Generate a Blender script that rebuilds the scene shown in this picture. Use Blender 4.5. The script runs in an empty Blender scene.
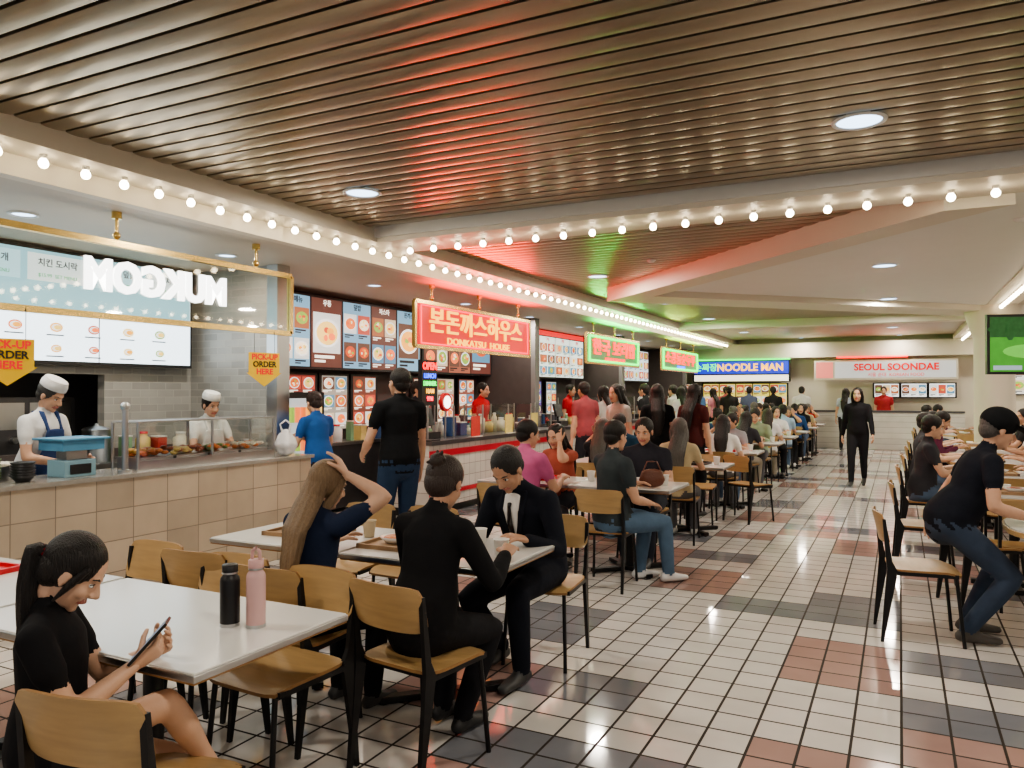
import bpy, math, random
import numpy as np
from mathutils import Vector, Matrix
from mathutils.kdtree import KDTree
random.seed(11)
SC=bpy.context.scene
COL=SC.collection
V3=Vector
# ------------------------------------------------------------------ materials
_M={}
def mat(name,col=(.8,.8,.8),rough=.5,metal=0.,emit=None,es=0.,var=0.,vs=8.,bump=0.,bs=60.,coat=0.,stretch=None,spec=None):
    if name in _M: return _M[name]
    m=bpy.data.materials.new(name); m.use_nodes=True; nt=m.node_tree; b=nt.nodes['Principled BSDF']
    b.inputs['Base Color'].default_value=(*col,1); b.inputs['Roughness'].default_value=rough; b.inputs['Metallic'].default_value=metal
    if spec is not None: b.inputs['Specular IOR Level'].default_value=spec
    if coat: b.inputs['Coat Weight'].default_value=coat; b.inputs['Coat Roughness'].default_value=.12
    if emit: b.inputs['Emission Color'].default_value=(*emit,1); b.inputs['Emission Strength'].default_value=es
    tc=nt.nodes.new('ShaderNodeTexCoord'); mp=nt.nodes.new('ShaderNodeMapping'); nt.links.new(tc.outputs['Object'],mp.inputs[0])
    if stretch: mp.inputs['Scale'].default_value=stretch
    if var:
        n=nt.nodes.new('ShaderNodeTexNoise'); n.inputs['Scale'].default_value=vs; n.inputs['Detail'].default_value=4
        nt.links.new(mp.outputs[0],n.inputs['Vector'])
        mx=nt.nodes.new('ShaderNodeMix'); mx.data_type='RGBA'
        mx.inputs[6].default_value=(*[c*(1-var) for c in col],1); mx.inputs[7].default_value=(*[min(1,c*(1+var)) for c in col],1)
        nt.links.new(n.outputs['Fac'],mx.inputs[0]); nt.links.new(mx.outputs[2],b.inputs['Base Color'])
    if bump:
        n=nt.nodes.new('ShaderNodeTexNoise'); n.inputs['Scale'].default_value=bs; n.inputs['Detail'].default_value=3
        nt.links.new(mp.outputs[0],n.inputs['Vector'])
        bp=nt.nodes.new('ShaderNodeBump'); bp.inputs['Strength'].default_value=bump; bp.inputs['Distance'].default_value=.01
        nt.links.new(n.outputs['Fac'],bp.inputs['Height']); nt.links.new(bp.outputs[0],b.inputs['Normal'])
    _M[name]=m; return m
def emi(name,col,es): return mat(name,tuple(c*.5 for c in col),.5,0,col,es)
def brickmat(name,col,grout,w,h,mort,rough,var=.06,vertical=None,offset=0.):
    m=bpy.data.materials.new(name); m.use_nodes=True; nt=m.node_tree; b=nt.nodes['Principled BSDF']
    tc=nt.nodes.new('ShaderNodeTexCoord'); br=nt.nodes.new('ShaderNodeTexBrick')
    vec=tc.outputs['Object']
    if vertical:
        sx=nt.nodes.new('ShaderNodeSeparateXYZ'); cx=nt.nodes.new('ShaderNodeCombineXYZ'); nt.links.new(vec,sx.inputs[0])
        nt.links.new(sx.outputs[1 if vertical=='Y' else 0],cx.inputs[0]); nt.links.new(sx.outputs[2],cx.inputs[1]); vec=cx.outputs[0]
    nt.links.new(vec,br.inputs['Vector'])
    br.offset=offset; br.squash=1
    br.inputs['Scale'].default_value=1; br.inputs['Mortar Size'].default_value=mort; br.inputs['Mortar Smooth'].default_value=.2
    br.inputs['Brick Width'].default_value=w; br.inputs['Row Height'].default_value=h; br.inputs['Bias'].default_value=0
    br.inputs['Color1'].default_value=(*[c*(1-var) for c in col],1); br.inputs['Color2'].default_value=(*[min(1,c*(1+var)) for c in col],1)
    br.inputs['Mortar'].default_value=(*grout,1)
    n=nt.nodes.new('ShaderNodeTexNoise'); n.inputs['Scale'].default_value=3; n.inputs['Detail'].default_value=6; nt.links.new(tc.outputs['Object'],n.inputs['Vector'])
    mx=nt.nodes.new('ShaderNodeMix'); mx.data_type='RGBA'; mx.blend_type='MULTIPLY'; mx.inputs[0].default_value=.3
    nt.links.new(br.outputs['Color'],mx.inputs[6]); nt.links.new(n.outputs['Fac'],mx.inputs[7])
    nt.links.new(mx.outputs[2],b.inputs['Base Color'])
    mr=nt.nodes.new('ShaderNodeMapRange'); mr.inputs[3].default_value=rough; mr.inputs[4].default_value=.8
    nt.links.new(br.outputs['Fac'],mr.inputs[0]); nt.links.new(mr.outputs[0],b.inputs['Roughness'])
    bp=nt.nodes.new('ShaderNodeBump'); bp.inputs['Strength'].default_value=.4; bp.inputs['Distance'].default_value=.003; bp.invert=True
    nt.links.new(br.outputs['Fac'],bp.inputs['Height']); nt.links.new(bp.outputs[0],b.inputs['Normal'])
    return m
def glassmat(name,tint=(1,1,1),gl=.1):
    m=bpy.data.materials.new(name); m.use_nodes=True; nt=m.node_tree; nt.nodes.clear()
    o=nt.nodes.new('ShaderNodeOutputMaterial'); t=nt.nodes.new('ShaderNodeBsdfTransparent'); g=nt.nodes.new('ShaderNodeBsdfGlossy'); mx=nt.nodes.new('ShaderNodeMixShader')
    t.inputs[0].default_value=(*tint,1); g.inputs['Roughness'].default_value=.03; mx.inputs[0].default_value=gl
    nt.links.new(t.outputs[0],mx.inputs[1]); nt.links.new(g.outputs[0],mx.inputs[2]); nt.links.new(mx.outputs[0],o.inputs[0]); return m
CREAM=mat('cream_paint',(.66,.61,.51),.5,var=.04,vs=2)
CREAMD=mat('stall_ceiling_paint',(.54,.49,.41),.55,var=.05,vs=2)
WHITE=mat('white_paint',(.72,.71,.67),.5,var=.03,vs=3)
SLAT=mat('bronze_slat',(.39,.335,.25),.30,.82,var=.16,vs=1.3,bump=.06,bs=5,stretch=(1,6,1))
VOID=mat('ceiling_void',(.014,.011,.008),.9,var=.2)
GOLD=mat('gold_brass',(.75,.55,.22),.25,1,var=.08)
STEEL=mat('stainless',(.55,.56,.57),.28,1,var=.1,vs=5)
DSTEEL=mat('dark_steel',(.13,.13,.14),.35,.8,var=.1)
BLACK=mat('black_metal',(.012,.012,.013),.4,.2,var=.2)
BLKP=mat('black_plastic',(.02,.02,.022),.35,var=.2)
PLY=mat('plywood',(.48,.315,.145),.38,var=.22,vs=5,stretch=(1,9,9),coat=.3)
PLYE=mat('ply_edge',(.33,.18,.07),.5,var=.2,vs=30)
LAM=mat('white_laminate',(.78,.77,.74),.22,var=.03,vs=4,coat=.2)
REDP=mat('red_plastic',(.62,.02,.03),.35,var=.06)
GLASS=glassmat('clear_glass',(.96,.98,.97),.09)
ACRY=glassmat('acrylic',(.95,.92,.86),.08)
WALLG=mat('stall_wall_grey',(.22,.21,.21),.6,var=.08)
DARKW=mat('stall_wall_dark',(.085,.07,.068),.6,var=.15)
FOODS=[mat('food_%d'%i,c,.4,emit=c,es=1.2,var=.35,vs=70) for i,c in enumerate([(.65,.16,.04),(.75,.35,.06),(.45,.08,.03),(.75,.52,.15),(.22,.35,.06),(.8,.18,.06),(.8,.7,.5)])]
FBG=[emi('photo_bg_%d'%i,c,1.3) for i,c in enumerate([(.35,.12,.05),(.10,.22,.32),(.55,.45,.30),(.12,.06,.04),(.45,.08,.05),(.6,.6,.56)])]
COOK=[mat('cooked_%d'%i,c,.35,var=.4,vs=60,bump=.6,bs=60,coat=.3) for i,c in enumerate([(.55,.16,.04),(.60,.33,.08),(.30,.07,.03),(.6,.42,.14),(.12,.22,.05),(.65,.2,.06),(.7,.66,.55)])]
PLATE=emi('plate_lit',(.9,.9,.88),1.2)
# ------------------------------------------------------------------ geometry core
def loft_geo(pts,rs,side=(1,0,0),n=14,caps=True,step=.035,ripple=0.,rk=7):
    pts=[V3(p) for p in pts]; rs=[(r,r) if not isinstance(r,(tuple,list)) else r for r in rs]
    P=[];R=[]
    for i in range(len(pts)-1):
        L=(pts[i+1]-pts[i]).length; k=max(1,int(math.ceil(L/step)))
        for j in range(k):
            t=j/k; P.append(pts[i].lerp(pts[i+1],t)); R.append((rs[i][0]*(1-t)+rs[i+1][0]*t,rs[i][1]*(1-t)+rs[i+1][1]*t))
    P.append(pts[-1]); R.append(rs[-1])
    T=[]
    for i in range(len(P)):
        d=P[min(i+1,len(P)-1)]-P[max(i-1,0)]
        T.append(d.normalized() if d.length>1e-9 else V3((0,0,1)))
    if caps:
        a0=[];a1=[]
        r0=min(R[0]);r1=min(R[-1])
        for a in (75,45,20):
            c=math.cos(math.radians(a)); sn=math.sin(math.radians(a))
            a0.append((P[0]-T[0]*r0*sn,(R[0][0]*c,R[0][1]*c),T[0])); a1.insert(0,(P[-1]+T[-1]*r1*sn,(R[-1][0]*c,R[-1][1]*c),T[-1]))
        pole0=P[0]-T[0]*r0; pole1=P[-1]+T[-1]*r1
        P=[a[0] for a in a0]+P+[a[0] for a in a1]; R=[a[1] for a in a0]+R+[a[1] for a in a1]; T=[a[2] for a in a0]+T+[a[2] for a in a1]
    else: pole0=P[0]; pole1=P[-1]
    Vt=[];F=[]; sd=V3(side); last=None
    for i,(p,r,t) in enumerate(zip(P,R,T)):
        s_=sd-t*sd.dot(t)
        if s_.length<.25:
            q=last if last is not None else V3((0.3,1,.2)); s_=q-t*q.dot(t)
        s_.normalize(); last=s_; b=t.cross(s_)
        for j in range(n):
            a=2*math.pi*j/n; k=1+ripple*math.sin(rk*a+1.3*math.sin(i*.35)) if ripple else 1
            Vt.append(p+s_*(r[0]*math.cos(a)*k)+b*(r[1]*math.sin(a)*k))
    for i in range(len(P)-1):
        for j in range(n):
            k=(j+1)%n; F.append((i*n+j,i*n+k,(i+1)*n+k,(i+1)*n+j))
    a=len(Vt); Vt.append(pole0); Vt.append(pole1); o=(len(P)-1)*n
    for j in range(n):
        k=(j+1)%n; F.append((a,k,j)); F.append((a+1,o+j,o+k))
    return Vt,F
def ell_geo(c,r,n=14,m=9,R=None):
    c=V3(c); Vt=[];F=[]
    if not isinstance(r,(tuple,list)): r=(r,r,r)
    for i in range(1,m):
        ph=math.pi*i/m
        for j in range(n):
            a=2*math.pi*j/n; v=V3((r[0]*math.sin(ph)*math.cos(a),r[1]*math.sin(ph)*math.sin(a),-r[2]*math.cos(ph)))
            Vt.append(c+(R@v if R else v))
    for i in range(m-2):
        for j in range(n):
            k=(j+1)%n; F.append((i*n+j,i*n+k,(i+1)*n+k,(i+1)*n+j))
    b=V3((0,0,-r[2])); t=V3((0,0,r[2])); a=len(Vt); Vt.append(c+(R@b if R else b)); Vt.append(c+(R@t if R else t)); o=(m-2)*n
    for j in range(n):
        k=(j+1)%n; F.append((a,k,j)); F.append((a+1,o+j,o+k))
    return Vt,F
class MB:
    def __init__(s): s.v=[];s.f=[];s.m=[];s.s=[];s.mats=[]
    def mi(s,m):
        if m not in s.mats: s.mats.append(m)
        return s.mats.index(m)
    def add(s,Vt,F,m,smooth=False):
        o=len(s.v); k=s.mi(m); s.v.extend([tuple(p) for p in Vt])
        for f in F: s.f.append(tuple(i+o for i in f)); s.m.append(k); s.s.append(smooth)
    def box(s,x0,x1,y0,y1,z0,z1,m,rot=None,piv=None):
        Vt=[V3((x,y,z)) for z in (z0,z1) for y in (y0,y1) for x in (x0,x1)]
        if rot is not None:
            c=V3(piv) if piv else V3(((x0+x1)/2,(y0+y1)/2,(z0+z1)/2)); Vt=[c+rot@(p-c) for p in Vt]
        s.add(Vt,[(0,2,3,1),(4,5,7,6),(0,1,5,4),(2,6,7,3),(0,4,6,2),(1,3,7,5)],m)
    def cyl(s,p,q,r,m,n=14,r2=None,smooth=True):
        p=V3(p);q=V3(q); r2=r if r2 is None else r2; t=(q-p).normalized(); a=V3((1,0,0)) if abs(t.x)<.9 else V3((0,1,0)); u=(a-t*a.dot(t)).normalized(); w=t.cross(u)
        Vt=[c+u*(rr*math.cos(2*math.pi*j/n))+w*(rr*math.sin(2*math.pi*j/n)) for c,rr in ((p,r),(q,r2)) for j in range(n)]
        s.add(Vt,[(j,(j+1)%n,n+(j+1)%n,n+j) for j in range(n)],m,smooth)
        s.add(Vt[:n],[tuple(range(n-1,-1,-1))],m); s.add(Vt[n:],[tuple(range(n))],m)
    def ell(s,c,r,m,n=14,k=9): s.add(*ell_geo(c,r,n,k),m,True)
    def loft(s,pts,rs,m,**k): s.add(*loft_geo(pts,rs,**k),m,True)
    def lathe(s,prof,m,c=(0,0,0),n=24):
        c=V3(c); Vt=[c+V3((r*math.cos(2*math.pi*j/n),r*math.sin(2*math.pi*j/n),z)) for r,z in prof for j in range(n)]
        s.add(Vt,[(i*n+j,i*n+(j+1)%n,(i+1)*n+(j+1)%n,(i+1)*n+j) for i in range(len(prof)-1) for j in range(n)],m,True)
    def prism(s,poly,axis,a,b,m,smooth=False):
        n=len(poly)
        def mk(p,t):
            return V3((t,p[0],p[1])) if axis=='x' else (V3((p[0],t,p[1])) if axis=='y' else V3((p[0],p[1],t)))
        Vt=[mk(p,a) for p in poly]+[mk(p,b) for p in poly]
        s.add(Vt,[tuple(range(n-1,-1,-1)),tuple(range(n,2*n))],m); s.add(Vt,[(i,(i+1)%n,n+(i+1)%n,n+i) for i in range(n)],m,smooth)
    def sheet(s,fn,nu,nv,off,m,me=None):
        top=[[V3(fn(-1+2*i/nu,-1+2*j/nv)) for j in range(nv+1)] for i in range(nu+1)]; o=V3(off)
        Vt=[p for r in top for p in r]; N=len(Vt); Vt+= [p-o for p in Vt]; id_=lambda i,j:i*(nv+1)+j
        F=[];E=[]
        for i in range(nu):
            for j in range(nv):
                q=(id_(i,j),id_(i+1,j),id_(i+1,j+1),id_(i,j+1)); F.append(q); F.append(tuple(N+k for k in q[::-1]))
        for i in range(nu):
            for j in (0,nv): E.append((id_(i,j),id_(i+1,j),N+id_(i+1,j),N+id_(i,j)))
        for j in range(nv):
            for i in (0,nu): E.append((id_(i,j),id_(i,j+1),N+id_(i,j+1),N+id_(i,j)))
        s.add(Vt,F,m,True); s.add(Vt,E,me or m)
    def quad(s,fr,u0,u1,v0,v1,off,m):
        O,U,Vv,N=fr; s.add([O+U*a+Vv*b+N*off for a,b in ((u0,v0),(u1,v0),(u1,v1),(u0,v1))],[(0,1,2,3)],m)
    def disc(s,fr,u,v,r,off,m,n=14,ry=None):
        O,U,Vv,N=fr; ry=ry or r; s.add([O+U*(u+r*math.cos(2*math.pi*j/n))+Vv*(v+ry*math.sin(2*math.pi*j/n))+N*off for j in range(n)],[tuple(range(n))],m)
    def text(s,fr,body,size,u,v,off,m,ext=.004,align='CENTER',mirror=False,bold=0.,width=None):
        cu=bpy.data.curves.new('t','FONT'); cu.body=body; cu.size=size; cu.align_x=align; cu.align_y='CENTER'; cu.extrude=ext; cu.offset=bold; cu.resolution_u=3
        ob=bpy.data.objects.new('t',cu); COL.objects.link(ob); dg=bpy.context.evaluated_depsgraph_get(); dg.update(); e=ob.evaluated_get(dg); me=e.to_mesh()
        O,U,Vv,N=fr; P=[p.co.copy() for p in me.vertices]; F=[tuple(p.vertices) for p in me.polygons]; e.to_mesh_clear()
        bpy.data.objects.remove(ob); bpy.data.curves.remove(cu)
        if not P: return
        if width:
            w=max(p.x for p in P)-min(p.x for p in P); k=width/max(w,1e-4)
        else: k=1
        sg=-1 if mirror else 1
        s.add([O+U*(u+sg*p.x*k)+Vv*(v+p.y)+N*(off+p.z) for p in P],F,m)
    def mesh(s,name):
        me=bpy.data.meshes.new(name); me.from_pydata(s.v,[],s.f)
        for m in s.mats: me.materials.append(m)
        me.polygons.foreach_set('material_index',s.m); me.polygons.foreach_set('use_smooth',s.s); me.update(); return me
    def obj(s,name,loc=(0,0,0),rz=0,bevel=0):
        return place(s.mesh(name),name,loc,rz,bevel)
def place(me,name,loc=(0,0,0),rz=0,bevel=0):
    ob=bpy.data.objects.new(name,me); ob.location=loc; ob.rotation_euler=(0,0,rz); COL.objects.link(ob)
    if bevel:
        b=ob.modifiers.new('b','BEVEL'); b.width=bevel; b.segments=2; b.limit_method='ANGLE'
    return ob
def FR(O,side='L'):
    O=V3(O)
    if side=='L': return (O,V3((0,1,0)),V3((0,0,1)),V3((1,0,0)))
    return (O,V3((1,0,0)),V3((0,0,1)),V3((0,-1,0)))
# ------------------------------------------------------------------ room
XC=-5.15; CZ=.94; CEIL=3.1; YB=24.3
T=.2
pinkc=brickmat('floor_tile_pink',(.50,.33,.29),(.035,.026,.02),T,T,.007,.10,.06)
greyc=brickmat('floor_tile_grey',(.27,.28,.31),(.035,.026,.02),T,T,.007,.10,.06)
whtc=brickmat('floor_tile_white',(.80,.77,.73),(.035,.026,.02),T,T,.007,.08,.06)
ix0,ix1,iy0,iy1=-42,46,-20,122
V_=[(i*T,j*T,0) for i in range(ix0,ix1+1) for j in range(iy0,iy1+1)]
W=iy1-iy0+1; F_=[];MI=[]
def tilekind(i,j):
    bi=i//3; bj=j//2
    k=(bi*2+bj)%9; h=(bi*7+bj*13)%5
    if k==0: return 1 if h!=0 else 0
    if k==1: return 1 if h in(1,2,4) else 2
    if k==3: return 2 if h in (0,1,2,3) else 0
    if k==4: return 2 if h in(3,) else 0
    if k==6: return 1 if h==2 else 0
    return 0
for i in range(ix1-ix0):
    for j in range(iy1-iy0):
        a=i*W+j; F_.append((a,a+W,a+W+1,a+1)); MI.append(tilekind(i+ix0,j+iy0))
me=bpy.data.meshes.new('floor'); me.from_pydata(V_,[],F_)
for m in (whtc,pinkc,greyc): me.materials.append(m)
me.polygons.foreach_set('material_index',MI); me.update(); place(me,'floor')
b=MB(); b.box(-9,9.2,-4,YB+.2,CEIL+.1,CEIL+.2,VOID)
def slats(y0,y1,x0,x1):
    y=y0
    while y+.13<y1:
        prof=[(y+.128*t/6,CEIL+.006*(2*t/6-1)**2) for t in range(7)]
        Vt=[V3((x,p[0],p[1])) for x in(x0,x1) for p in prof]
        b.add(Vt,[(i,i+1,7+i+1,7+i) for i in range(6)],SLAT,True)
        b.box(x0,x1,y,y+.003,CEIL+.006,CEIL+.035,SLAT); b.box(x0,x1,y+.125,y+.128,CEIL+.006,CEIL+.035,SLAT)
        y+=.15
slats(-4,6.0,-4.6,9); slats(6.5,23.6,-4.6,9)
b.obj('ceiling')
b=MB(); b.box(-4.75,-4.45,-4,YB,2.98,CEIL+.1,CREAM); b.box(-4.85,-4.75,-4,YB,2.85,CEIL+.1,CREAM); b.obj('trim_1')
b=MB(); b.box(-4.45,9.2,5.97,6.55,2.98,CEIL+.1,CREAM); b.box(-4.45,9.2,5.93,5.97,3.02,CEIL+.1,WHITE); b.obj('trim_2')
b=MB(); b.box(1.28,1.72,6.55,YB-.5,2.98,CEIL+.1,CREAM); b.obj('trim_3')
b=MB()
b.prism([(-3.9,10.9),(.3,6.56),(.75,6.56),(-3.1,10.6),(1.28,14.9),(1.28,16.1)],'z',2.90,CEIL+.05,CREAM)
b.prism([(-3.1,10.6),(.75,6.56),(1.28,6.56),(1.28,14.9)],'z',2.99,CEIL+.05,WHITE)
b.obj('ceiling_soffit')
b=MB(); b.box(-4.45,9.2,17.2,17.6,2.95,CEIL+.1,CREAM); b.obj('trim_4')
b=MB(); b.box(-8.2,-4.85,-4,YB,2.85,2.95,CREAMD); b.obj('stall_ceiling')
b=MB(); b.box(-8.2,-8.0,-4,YB,0,2.95,WALLG); b.obj('wall_left')
b=MB(); b.box(9,9.2,-4,YB,0,3.2,CREAM); b.obj('wall_right')
b=MB(); b.box(-8.2,9.2,YB,YB+.2,0,3.2,CREAM); b.box(-8,9,YB-.55,YB,2.55,2.98,CREAM); b.obj('wall_back')
BULB=emi('bulb_glow',(1,.84,.58),20)
b=MB(); 
def bulbs(pts):
    for p in pts:
        b.cyl((p[0],p[1],2.98),(p[0],p[1],2.955),.022,WHITE,8); b.ell((p[0],p[1],2.927),.030,BULB,10,7)
bulbs([(-4.6,-2+.27*i) for i in range(95)])
bulbs([(-4.26+.27*i,6.25) for i in range(42)])
bulbs([(1.47,6.8+.27*i) for i in range(62)])
b.obj('string_lights')
DL=emi('downlight_lens',(.55,.76,1.0),4)
def downlight(x,y,z,pw,r=.125,col=(1,.91,.78)):
    b=MB(); b.lathe([(r+.025,-.004),(r+.02,-.012),(r,-.012),(r-.01,0.02)],WHITE); b.disc((V3((0,0,0)),V3((1,0,0)),V3((0,-1,0)),V3((0,0,-1))),0,0,r,.004,DL,20)
    o=b.obj('ceiling_downlight',(x,y,z))
    l=bpy.data.lights.new('lamp','AREA'); l.shape='DISK'; l.size=r*2; l.energy=pw; l.color=col
    lo=bpy.data.objects.new('lamp',l); COL.objects.link(lo); lo.parent=o; lo.location=(0,0,-.03)
for y in (-2.2,1.3,4.8):
    for x in (-3.72,-.2,3.3,6.8): downlight(x,y,CEIL,31)
for y in (9.7,13.2,16.4,20.5):
    for x in (-3.6,-.15,3.3,6.8): downlight(x,y,2.99 if (x==-.15 and y<14) else CEIL,46)
for y in (1.2,3.4,5.3,7.6,9.8,12,14.3,16.7,19,21.3): downlight(-5.7,y,2.85,20,.08)
for x in (-5,-2.5,0,2.5,5): downlight(x,YB-1.0,CEIL,26,.1)
# ------------------------------------------------------------------ left counters
TILEW=brickmat('counter_tile_beige',(.58,.48,.37),(.28,.23,.18),.30,.23,.004,.25,.14,'Y')
TILEX=brickmat('counter_tile_beige_end',(.58,.48,.37),(.28,.23,.18),.30,.23,.004,.25,.14,'X')
CAP=mat('stone_cap',(.33,.31,.28),.25,var=.15,vs=30,coat=.3)
b=MB(); b.box(XC-.14,XC,-2,5.85,0,CZ-.03,TILEW); b.box(XC-.9,XC-.14,5.72,5.85,0,CZ-.03,TILEX); b.box(XC-.5,XC+.02,-2,5.88,CZ-.03,CZ,CAP); b.box(XC-.9,XC-.5,5.65,5.88,CZ-.03,CZ,CAP)
b.obj('tiled_counter')
CR=mat('counter_red_stripe',(.5,.02,.04),.3,var=.05)
CWT=brickmat('counter_tile_white',(.72,.70,.66),(.3,.28,.26),.15,.15,.004,.25,.05,'Y')
def counter(y0,y1,name='service_counter'):
    b=MB(); b.box(XC-.6,XC-.02,y0,y1,.1,CZ-.05,CWT); b.box(XC-.55,XC-.08,y0,y1,0,.1,BLKP)
    b.box(XC-.02,XC,y0,y1,CZ-.2,CZ-.12,CR); b.box(XC-.02,XC-.005,y0,y1,.25,.30,CR); b.box(XC-.65,XC+.03,y0-.01,y1+.01,CZ-.05,CZ,DSTEEL); b.obj(name)
counter(8.0,12.2); counter(12.6,16.9); counter(17.4,22.8)
GREYB=brickmat('grey_brick_tile',(.40,.40,.38),(.5,.49,.46),.2,.075,.004,.3,.12,'Y',.5)
GREYX=brickmat('grey_brick_tile_x',(.36,.36,.34),(.46,.45,.42),.2,.075,.004,.3,.12,'X',.5)
b=MB(); b.box(-6.9,-5.75,5.92,6.06,0,2.85,GREYX); b.box(-5.78,-5.64,5.9,6.08,0,2.85,STEEL); b.obj('wall_partition_1')
for k,y in enumerate((12.35,17.1,22.95)):
    b=MB(); b.box(-6.9,-5.8,y-.08,y+.08,0,2.85,DARKW); b.box(-5.8,-5.72,y-.09,y+.09,0,2.85,WALLG); b.obj('wall_partition_%d'%(k+2))
b=MB(); b.box(-7.0,-6.9,-2,5.92,0,1.0,DARKW); b.box(-7.0,-6.9,-2,5.92,1.72,2.85,GREYB); b.box(-7.0,-6.9,4.9,5.92,1.0,1.72,GREYB); b.box(-7.0,-6.9,-2,3.0,1.0,1.72,GREYB); b.obj('wall_stall_1')
b=MB(); b.box(-7.0,-6.9,6.06,22.95,0,2.85,DARKW); b.obj('wall_stall_2')
# ------------------------------------------------------------------ boards & signs
TXD=mat('print_dark',(.03,.03,.035),.5,var=.1); TXR=emi('print_red',(.75,.03,.03),.8); TXG=emi('print_green',(.05,.5,.15),.9); TXW=emi('print_white',(.95,.88,.75),1.3)
def board(name,fr,w,h,cols,bg,es,dr,dc,r,head=None,headcol=None,txt=TXD,foods=FOODS,seed=1,alt=None):
    rnd=random.Random(seed); B=emi('board_%s_%d'%(name,seed),bg,es); b=MB()
    B2=emi('boardb_%s_%d'%(name,seed),alt,es) if alt else B
    O,U,Vv,N=fr
    P=[O+U*a+Vv*c+N*d for d in(-.05,0) for c in(-.03,h+.03) for a in(-.03,w+.03)]
    b.add(P,[(0,2,3,1),(4,5,7,6),(0,1,5,4),(2,6,7,3),(0,4,6,2),(1,3,7,5)],BLKP)
    pw=w/cols
    for c in range(cols):
        u0=c*pw+.015;u1=(c+1)*pw-.015; tx=TXD if (alt and c%2) else txt
        b.quad(fr,u0,u1,0,h,.003,B2 if c%2 else B)
        top=h
        if head:
            b.text(fr,head[c%len(head)],h*.10,(u0+u1)/2,h*.93,.007,headcol or tx,.001,bold=.002); top=h*.86
        big=alt and c%3==2
        ddr,ddc=(1,1) if big else (dr,dc)
        cw=(u1-u0)/ddc; ch=top/ddr
        for i in range(ddc):
            for j in range(ddr):
                cu=u0+cw*(i+.5); cv=top-ch*(j+.42); pa=cw*.45; pb=ch*.34
                b.quad(fr,cu-pa,cu+pa,cv-pb,cv+pb,.005,rnd.choice(FBG))
                rr=min(pa,pb*1.25)*.92; k=rnd.choice(foods)
                if rnd.random()<.6: b.disc(fr,cu,cv,rr,.007,PLATE,20,rr*.76)
                b.disc(fr,cu,cv,rr*.86,.009,k,16,rr*.64)
                for q in range(6):
                    a=rnd.uniform(0,6.28); d=rnd.uniform(.15,.5); b.disc(fr,cu+rr*d*math.cos(a),cv+rr*d*.7*math.sin(a),rr*rnd.uniform(.14,.3),.011+.001*q,rnd.choice(foods),9,rr*rnd.uniform(.12,.2))
                b.quad(fr,cu-cw*.40,cu+cw*.25,cv-pb-ch*.09,cv-pb-ch*.04,.006,tx)
                b.quad(fr,cu-cw*.40,cu-cw*.05,cv-pb-ch*.16,cv-pb-ch*.12,.006,tx)
    return b
b=MB(); fr=FR((-6.75,1.6,1.83)); SCW=emi('screen_white',(.80,.92,1),2.3)
O,U,Vv,N=fr; P=[O+U*a+Vv*c+N*d for d in(-.05,0) for c in(-.03,1.0) for a in(-.03,4.2)]
b.add(P,[(0,2,3,1),(4,5,7,6),(0,1,5,4),(2,6,7,3),(0,4,6,2),(1,3,7,5)],BLKP)
for c in range(4): b.quad(fr,.005+c*1.045,1.04+c*1.045,.0,.97,.003,SCW)
b.quad(fr,.005,4.17,.44,.97,.0042,emi('screen_header',(.28,.56,.70),1.5))
for i,t in enumerate(['순두부찌개','음식이 나옵니다','떡볶이 김밥','순두부찌개','치킨 도시락','불고기 덮밥','김치찌개']):
    b.quad(fr,.06+i*.6,.06+i*.6+.54,.70,.94,.005,emi('cardw%d'%(i%2),(.42,.70,.84) if i%2 else (.66,.80,.86),1.5)); b.text(fr,t,.075,.33+i*.6,.86,.009,TXD,.001,bold=.001); b.text(fr,'$1%d.99  SET MENU'%(i+1),.045,.33+i*.6,.75,.009,TXG,.001)
for i in range(11):
    u=.2+i*.36
    for v,rr in((.30,.06),(.11,.05)): b.disc(fr,u,v,rr,.006,FOODS[i%6],14,rr*.7); b.disc(fr,u,v,rr*.8,.008,PLATE,12,rr*.5); b.disc(fr,u+.01,v,rr*.6,.010,FOODS[(i*2+1)%6],10,rr*.36); b.quad(fr,u-.09,u+.07,v-.075,v-.065,.006,TXD)
b.obj('menu_board')
b=board('m2',FR((-6.6,6.25,1.87)),3.7,.88,6,(.10,.04,.03),1.5,2,2,.45,txt=TXW,seed=2,alt=(.16,.30,.40),head=['돈까스','세트메뉴','우동','덮밥','파스타']); b.obj('menu_board')
b=board('m3',FR((-6.6,10.05,1.87)),2.2,.84,3,(.12,.04,.03),1.3,2,2,.42,txt=TXW,seed=3,alt=(.3,.1,.06)); b.obj('menu_board')
b=board('m4',FR((-6.6,12.7,1.87)),4.1,.84,5,(.72,.80,.72),1.4,3,2,.4,head=['정식','찌개','구이','면류'],headcol=TXR,seed=4)
b.quad(FR((-6.6,12.7,1.87)),0,4.1,.86,.96,.01,emi('redband',(.7,.03,.03),1.6)); b.obj('menu_board')
b=board('m5',FR((-6.6,17.4,1.87)),4.6,.84,5,(.55,.65,.7),1.5,3,2,.4,txt=TXD,seed=5); b.obj('menu_board')
for k,(y,c) in enumerate([(7.3,(.25,.05,.04)),(7.95,(.4,.36,.3)),(8.6,(.2,.06,.04)),(10.1,(.2,.06,.05)),(10.8,(.5,.4,.3)),(11.5,(.3,.1,.07)),(13.6,(.6,.55,.4)),(14.4,(.2,.1,.5)),(15.2,(.5,.5,.45)),(18.4,(.6,.3,.2)),(20,(.2,.3,.6))]):
    board('poster%d'%k,FR((-6.83,y,1.05)),.55,.72,1,c,.9,3,2,.42,txt=TXW,seed=10+k).obj('menu_poster')
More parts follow.
